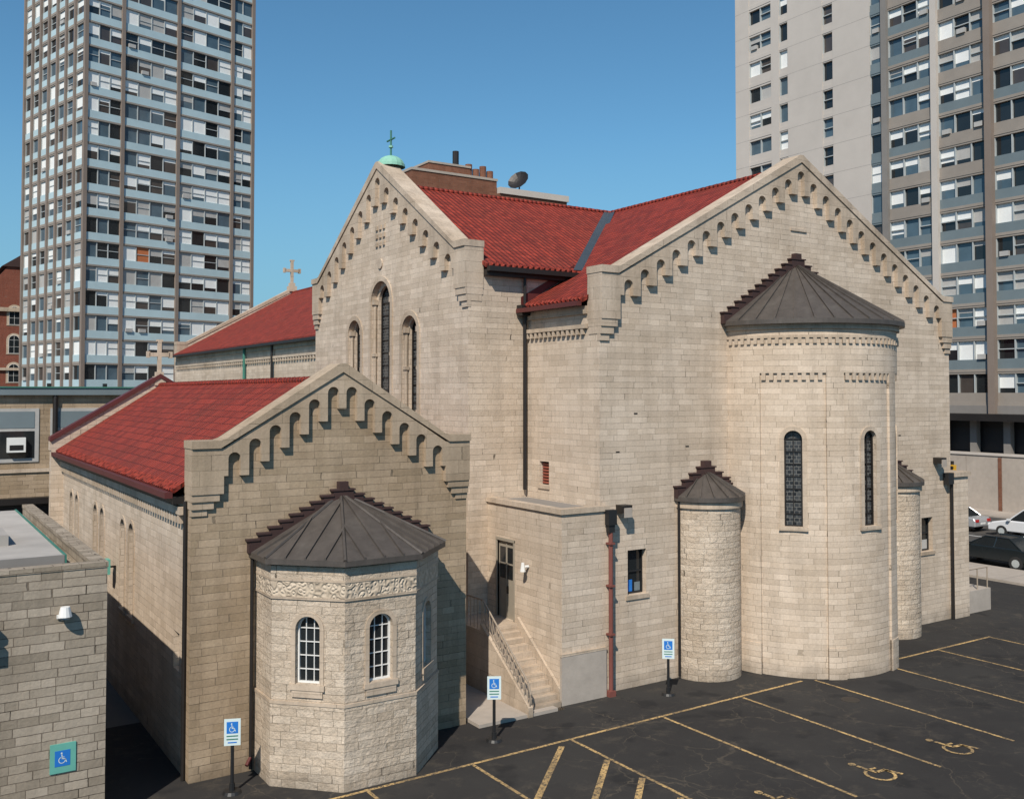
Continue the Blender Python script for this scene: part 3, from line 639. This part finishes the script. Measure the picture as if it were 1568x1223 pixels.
# ------------------------------------------------------------------ foreground left building
LB=empty('stone_block_building')
b=MB(); b.box(-14,4.35,24,38,-.2,5.7,'stone_grey'); b.box(-14,4.35,24.0,24.3,5.7,5.98,'stone_grey'); b.box(4.05,4.35,24.3,38,5.7,5.98,'stone_grey')
b.box(-14,4.37,23.98,24.32,5.98,6.1,'stone_grey'); b.box(4.03,4.37,24.32,38,5.98,6.1,'stone_grey'); b.build('walls',LB)
b=MB(); b.box(-14,3.55,24.9,35.5,5.7,6.18,'roofwhite'); b.box(3.55,3.6,24.85,35.5,5.7,6.21,'green'); b.box(-14,3.55,24.84,24.9,5.7,6.21,'t_grey')
b.box(1.2,2.6,27.3,29.0,6.18,6.45,'roofwhite'); b.box(1.9,2.0,24.95,35.4,6.18,6.22,'t_grey')
for i in range(8): b.tube((2.2,30.6+i*.1,6.18),(2.2,30.6+i*.1,6.4+.35*math.sin(i*.42)),.12,'t_grey')
b.build('roof',LB)
b=MB(); F=Fr((0,24.0),(1,0),(0,-1))
b.fbox(F,3.18,3.72,1.45,2.1,.0,.03,'signgreen'); b.fbox(F,3.28,3.6,1.6,1.95,.031,.035,'blue'); strokes(b,lambda a,bb,o:F.p(3.44+a,1.78+bb,.04),.04,'signwhite',.2)
b.fbox(F,3.28,3.58,4.92,5.0,0,.06,'white'); b.tube((3.43,23.8,4.98),(3.43,23.8,5.2),.15,'white',12,.1); b.tube((3.43,24,5.1),(3.43,23.8,5.1),.05,'white')
b.tube((3.43,23.8,4.93),(3.43,23.8,4.98),.1,'blind2',12)
b.tube((1.9,23.95,4.95),(1.9,23.7,5.0),.1,'black'); b.box(1.8,2.0,23.7,23.98,4.4,4.75,'black')
b.build('wall_lamp_and_sign',LB)
b=MB(); b.box(6.2,6.4,34.8,35.2,3.9,4.4,'signgreen'); b.box(6.4,6.61,34.98,35.02,4.1,4.16,'dark'); b.build('projecting_sign',CH)
# ------------------------------------------------------------------ office building behind
OB=empty('office_building')
F=Fr((-20,52),(1,0),(0,-1)); b=MB(); b.fbox(F,0,34,-.2,9.95,-18,0,'stone_tan'); b.fbox(F,-.2,34.2,9.95,10.3,-18.2,.3,'t_slate'); b.fbox(F,-.1,34.1,10.3,10.36,-18.2,.36,'green')
b.fbox(F,-.1,34,6.2,6.38,0,.08,'trim'); b.fbox(F,0,34,1.8,4.7,.0,.02,'black'); b.fbox(F,0,34,4.7,5.0,.0,.5,'dark')  # flat black sheet paints in the shade of the ground-level opening
for k in range(9):
    s0=22.5+ (k-5)*4.2
    if s0<0.2: continue
    b.fbox(F,s0,s0+3.7,6.7,9.3,.0,.05,'blind2'); b.fbox(F,s0+.2,s0+1.7,6.9,8.2,.05,.07,'glass'); b.fbox(F,s0+2.0,s0+3.5,6.9,8.2,.05,.07,'glass'); b.fbox(F,s0+.2,s0+3.5,8.35,9.15,.05,.07,'t_slate')
    b.fbox(F,s0+2.3,s0+3.1,7.2,7.9,.07,.35,'white'); b.fbox(F,s0+2.4,s0+3.0,7.3,7.55,.35,.36,'dark')
b.tube(F.p(26.9,9.9,.15),F.p(26.9,0,.15),.12,'dark')
for i in range(9): b.fbox(F,8+i*2.7,8.2+i*2.7,10.36,10.55,-3,-2.8,'dark')
b.build('facade',OB)
# ------------------------------------------------------------------ towers
def bay(mb,F,s0,s1,nw,z0,nfl,fh,wz0,wz1,panel,band,fl_off=-.2,blindp=.45,bh=.4):
    w=(s1-s0)/nw
    for k in range(nfl):
        z=z0+k*fh
        mb.fbox(F,s0,s1,z,z+bh,-.35,.0,band)
        mb.fbox(F,s0,s1,z+bh,z+wz0,-.35,-.05,panel if not isinstance(panel,(list,tuple)) else random.choice(panel))
        if wz1<fh-.01: mb.fbox(F,s0,s1,z+wz1,z+fh,-.35,-.04,band)
        gsame=random.random()
        for i in range(nw):
            a=s0+i*w; b_=a+w
            gm=random.choice(['glass','glass2','glass2','glass3','glass'])
            mb.face([F.p(a,z+wz0,fl_off),F.p(b_,z+wz0,fl_off),F.p(b_,z+wz1,fl_off),F.p(a,z+wz1,fl_off)],gm)
            r=random.random() if random.random()<.5 else gsame
            if r<blindp:
                h=random.choice([.25,.45,.5,.75,1,1,1]) ; zz=z+wz1-(wz1-wz0)*h
                mb.face([F.p(a,zz,fl_off+.02),F.p(b_,zz,fl_off+.02),F.p(b_,z+wz1,fl_off+.02),F.p(a,z+wz1,fl_off+.02)],'blind' if random.random()<.75 else 'blind2')
            elif random.random()<.004: mb.face([F.p(a,z+wz0,fl_off+.02),F.p(b_,z+wz0,fl_off+.02),F.p(b_,z+wz1,fl_off+.02),F.p(a,z+wz1,fl_off+.02)],'orange')
            mb.fbox(F,a-.05,a+.05,z+wz0+.001,z+wz1-.001,-.3,-.08,'frame')
            if random.random()<.4: mb.fbox(F,a+.05,b_-.05,z+(wz0+wz1)/2-.04,z+(wz0+wz1)/2+.04,-.3,-.12,'frame')
            if random.random()<.07: mb.fbox(F,a+w*.25,a+w*.75,z+wz0+.02,z+wz0+.45,-.2,.12,'blind2')
TW=empty('apartment_tower')
P0=(18.75,121.4); dv=Vector((22.2,5.9)).normalized(); nv=(dv.y,-dv.x)
F=Fr(P0,(dv.x,dv.y),nv); FL=Fr((P0[0]-dv.y*17.8,P0[1]+dv.x*17.8),(dv.y,-dv.x),(-dv.x,-dv.y))
b=MB(); H=75.0; z0=1.9
b.prismz([F.p(0.36,0,-.36)[:2],F.p(22.6,0,-.36)[:2],F.p(22.6,0,-17.4)[:2],F.p(.36,0,-17.4)[:2]],-.2,H,'t_grey')
for s0,s1,nw in ((.45,4.5,3),(4.95,11.75,4),(12.2,19.45,4),(19.9,22.6,2)): bay(b,F,s0,s1,nw,z0,25,2.9,1.1,2.85,'t_blue','t_band',blindp=.6,bh=.2)
for s0,s1 in ((0,.44),(4.51,4.94),(11.76,12.19),(19.46,19.89),(22.61,23.05)): b.fbox(F,s0,s1,-.2,H,-.35,.12,'t_brown')
for i in range(7):
    s0=.2+i*2.5; bay(b,FL,s0+.4,s0+2.45,1,z0,25,2.9,1.1,2.75,'t_blue','t_band',blindp=.6,bh=.3); b.fbox(FL,s0,s0+.399,-.2,H,-.35,.2,'t_brown')
b.build('facades',TW)
TR=empty('residential_tower')
F=Fr((80,76.6),(0,-1),(-1,0)); b=MB(); H=78.; z0=9.0; fh=2.92
b.box(80.37,104,20,76.4,-.2,H,'t_grey')
def cwall(a,b_): b.fbox(F,a,b_,8.2,H,-.35,.05,'t_conc')
cwall(0,2.0); cwall(5.2,6.3); cwall(7.5,12.0); cwall(13.3,17.7); 
bay(b,F,2.0,5.2,2,z0,23,fh,1.15,2.7,'t_conc','t_conc',blindp=.35,fl_off=-.3)
for a,c in ((6.3,7.5),(12.0,13.3)): bay(b,F,a,c,1,z0,23,fh,.9,2.8,'t_conc','t_conc',blindp=.3,fl_off=-.3)
bay(b,F,17.7,19.1,1,z0,23,fh,1.0,2.75,'t_slate','t_slate',blindp=.3)
b.fbox(F,19.1,19.7,8.2,H,-.35,.3,'t_grey')
def cj(a,c):
    for k in range(24): b.fbox(F,a,c,z0+k*fh-.02,z0+k*fh,.05,.055,'t_grey')
for a,c in ((.0,1.98),(7.5,12.0),(13.3,17.7)): cj(a,c)
x=19.7
for k in range(8):
    bay(b,F,x,x+4.6,3,z0,23,fh,1.1,2.75,['t_slate','t_band','t_slate'],'t_band',blindp=.65,bh=.25,fl_off=-.3)
    b.fbox(F,x+4.6,x+5.2,8.2,H,-.35,.5 if k%2 else .3,'t_conc' if k%2==0 else 't_brown'); x+=5.2
b.fbox(F,-.5,62,7.7,8.3,-.3,2.2,'dark'); b.fbox(F,-.3,62,8.3,9.0,-.3,.1,'t_grey')
for k in range(20): b.fbox(F,1+k*3,1.6+k*3,4.9,7.7,.2,.8,'t_grey')
b.fbox(F,0,62,4.9,7.7,-.3,.0,'black')  # black sheet stands in for the shade inside the open storey
b.build('facades',TR)
b=MB(); 
for k in range(24):
    y=84-k*3.2; b.box(78.9,79.35,y-3.17,y,-.2,4.75,'concrete')
    if k%2: b.box(78.82,78.9,y-3.17,y-2.9,0,4.6,'brickbrown')
b.box(78.8,79.45,8,84.1,4.75,4.95,'t_conc'); b.build('podium_wall',TR)
# rooftop building
RB=empty('brick_building'); b=MB()
b.box(53,65.2,104,118,-.2,37.3,'brickbrown'); b.box(52.9,65.3,103.9,118.1,37.3,37.6,'concrete'); b.box(55.6,61.5,104.5,112,37.6,38.6,'brickbrown'); b.box(55.5,61.6,104.4,112.1,38.6,38.85,'concrete')
for i in range(4): b.tube((61.6+i*1.05,105,36.5),(61.6+i*1.05,105,39.2-(i%2)*.5),.45,'brickbrown',10)
b.tube((61.4,108,36.5),(61.4,108,41.5),.42,'dark',10)
b.box(65.2,76,103.5,117,-.2,35.7,'brickbrown'); b.box(65.3,76.2,103.3,117.1,35.7,36.5,'t_conc')
for x,z in ((58,45-5),(64,40)): b.tube((x,110,37.5),(x,110,z),.08,'dark',6)
b.build('masonry',RB)
b=MB(); c=Vector((70.0,106,38.2)); dr=Vector((-.75,-.4,.5)).normalized(); ux=dr.cross(Z).normalized(); uy=dr.cross(ux); prev=None
for i in range(5):
    rr=1.5*i/4; R=[c+ux*rr*math.cos(k*.5236)+uy*rr*math.sin(k*.5236)+dr*(.4*(i/4)**2) for k in range(12)]
    if prev:
        for k in range(12): b.face([prev[k],prev[(k+1)%12],R[(k+1)%12],R[k]],'dark')
    prev=R
b.tube((70.0,106,36.4),tuple(c),.1,'dark'); b.build('satellite_dish')
# far red brick building with gable and dark roof
OBk=empty('red_brick_building'); b=MB(); F=Fr((-14,165),(1,0),(0,-1))
b.fprism(F,[(0,-.2),(35.5,-.2),(35.5,24),(33,29.5),(29,29.5),(26,25),(0,25)],-18,0,'brick')
for r_ in range(5):
    for k in range(11):
        a=.8+k*3.15; window(b,F,a+.9,3+r_*4.4,1.5,2.8,-.03,1,2,'white','glass','trim',.3)
b.fbox(F,-.3,35.8,22.6,23.2,0,.5,'trim'); b.fbox(F,-.3,35.8,13.6,14.0,0,.35,'trim')
b.fprism(F,[(28.2,29.501),(33.4,29.501),(31,31.5)],-18,.3,'step'); b.slab([(-15,164,25.2),(13,164,25.2),(11,174,31),(-13,174,31)],.3,'step'); b.build('facade',OBk)
# ------------------------------------------------------------------ cars
def car(name,x,y,rot,paint_,suv=False,k=1.12):
    e=empty(name,(x,y,0)); e.rotation_euler=(0,0,rot); e.scale=(k,k,k)
    h=1.62 if suv else 1.42; Lh=2.25; W=.9
    prof=[(-Lh,.35),(-Lh,.75),(-Lh+.12,.92),(-1.35,1.0 if suv else .98),(1.15,.98),(Lh-.25,.82),(Lh,.62),(Lh,.32)]
    b=MB(); F=Fr((0,-W),(1,0),(0,-1)); b.fprism(F,prof,-2*W,0,paint_); ob=b.build('body',e); clean(ob)
    md=ob.modifiers.new('b','BEVEL'); md.width=.07; md.segments=3; md.limit_method='ANGLE'
    b=MB(); lo=[(-1.95 if suv else -1.6,.97),(1.05,.97)]; hi=[(-1.6 if suv else -.95,h),(.25,h)]
    a=[(lo[0][0],-.82,.96),(lo[1][0],-.82,.96),(hi[1][0],-.64,h),(hi[0][0],-.64,h)]; c=[(p[0],-p[1],p[2]) for p in a]
    b.face(a,'glass');b.face(c[::-1],'glass'); b.face([a[3],a[2],c[2],c[3]],paint_); b.face([a[1],c[1],c[2],a[2]],'glass'); b.face([a[0],c[0],c[3],a[3]],'glass')
    for s_ in (a,c):
        for i,j in ((0,3),(1,2)): b.tube(s_[i],s_[j],.035,paint_,6)
        m0=Vector(s_[0]).lerp(Vector(s_[1]),.5);m1=Vector(s_[3]).lerp(Vector(s_[2]),.5); b.tube(m0,m1,.035,paint_,6); b.tube(s_[2],s_[3],.04,paint_,6)
    b.build('cabin',e)
    b=MB()
    for wx in (-1.4,1.4):
        for sy in (-1,1): b.tube((wx,sy*.7,.33),(wx,sy*.93,.33),.33,'tyre',18); b.tube((wx,sy*.93,.33),(wx,sy*.945,.33),.19,'frame',12)
    b.build('wheels',e)
    b=MB()
    for sy in (-1,1):
        b.box(Lh-.02,Lh+.02,sy*.65-.18,sy*.65+.18,.58,.72,'blind'); b.box(-Lh-.02,-Lh+.02,sy*.65-.18,sy*.65+.18,.66,.84,'lampred'); b.box(.85,1.0,sy*.98-.09,sy*.98+.09,.98,1.1,paint_)
    b.box(Lh,Lh+.03,-.4,.4,.4,.55,'black'); b.box(-Lh-.02,-Lh,-.26,.26,.5,.62,'white'); b.build('lamps',e)
car('parked_car',54.8,32.0,rad(90),'cardark',k=1.2); car('parked_car',66.8,36.4,rad(90),'carwhite',True,1.2); car('parked_car',66.8,42.6,rad(90),'carred')
b=MB(); b.tube((50.7,32.2,0),(50.7,32.2,6.2),.09,'dark'); b.box(50.4,50.62,31.9,32.15,5.1,6.0,'amber')
for i in range(3): b.tube((50.4,32.02,5.25+i*.3),(50.33,32.02,5.25+i*.3),.09,'black',10)
b.build('traffic_signal')
# ------------------------------------------------------------------ light, sky, camera
ts=Vector((-.73*math.cos(rad(45)),-.68*math.cos(rad(45)),math.sin(rad(45)))).normalized()
sd=D.lights.new('sun','SUN'); sd.energy=5.0; sd.angle=rad(.5); sd.color=(1,.915,.80)
so=D.objects.new('sun',sd); COL.objects.link(so); so.rotation_euler=ts.to_track_quat('Z','Y').to_euler(); so.location=(-20,-20,60)
W=D.worlds.new('World'); SC.world=W; W.use_nodes=True; nt=W.node_tree; bg=nt.nodes['Background']
sk=nt.nodes.new('ShaderNodeTexSky'); sk.sky_type='NISHITA'; sk.sun_disc=False; sk.sun_elevation=rad(45); sk.sun_rotation=math.atan2(ts.x,ts.y)
sk.altitude=1200; sk.air_density=1.25; sk.dust_density=.0; sk.ozone_density=1.5
c=mixc(nt,1.0,sk.outputs[0],(.66,1.08,1.22),'MULTIPLY')
# clear-air horizon: blend the lowest degrees of sky towards pale blue (same for every viewer)
tc=nt.nodes.new('ShaderNodeTexCoord'); sz=nt.nodes.new('ShaderNodeSeparateXYZ'); L(nt,tc.outputs['Generated'],sz.inputs[0])
k=ramp(nt,sz.outputs[2],[(.0,.95),(.26,0.0)])
c=mixc(nt,k,c,(2.0,4.1,5.9))
L(nt,c,bg.inputs[0]); bg.inputs[1].default_value=.09
cd=D.cameras.new('camera'); cam=D.objects.new('camera',cd); COL.objects.link(cam); SC.camera=cam
cam.location=(0,0,10); cam.rotation_euler=(math.pi/2+.03,0,rad(-33)); cd.lens=33.75; cd.sensor_width=36; cd.shift_y=-.0335; cd.clip_end=3000
SC.view_settings.view_transform='Standard'; SC.view_settings.look='None'; SC.view_settings.exposure=0
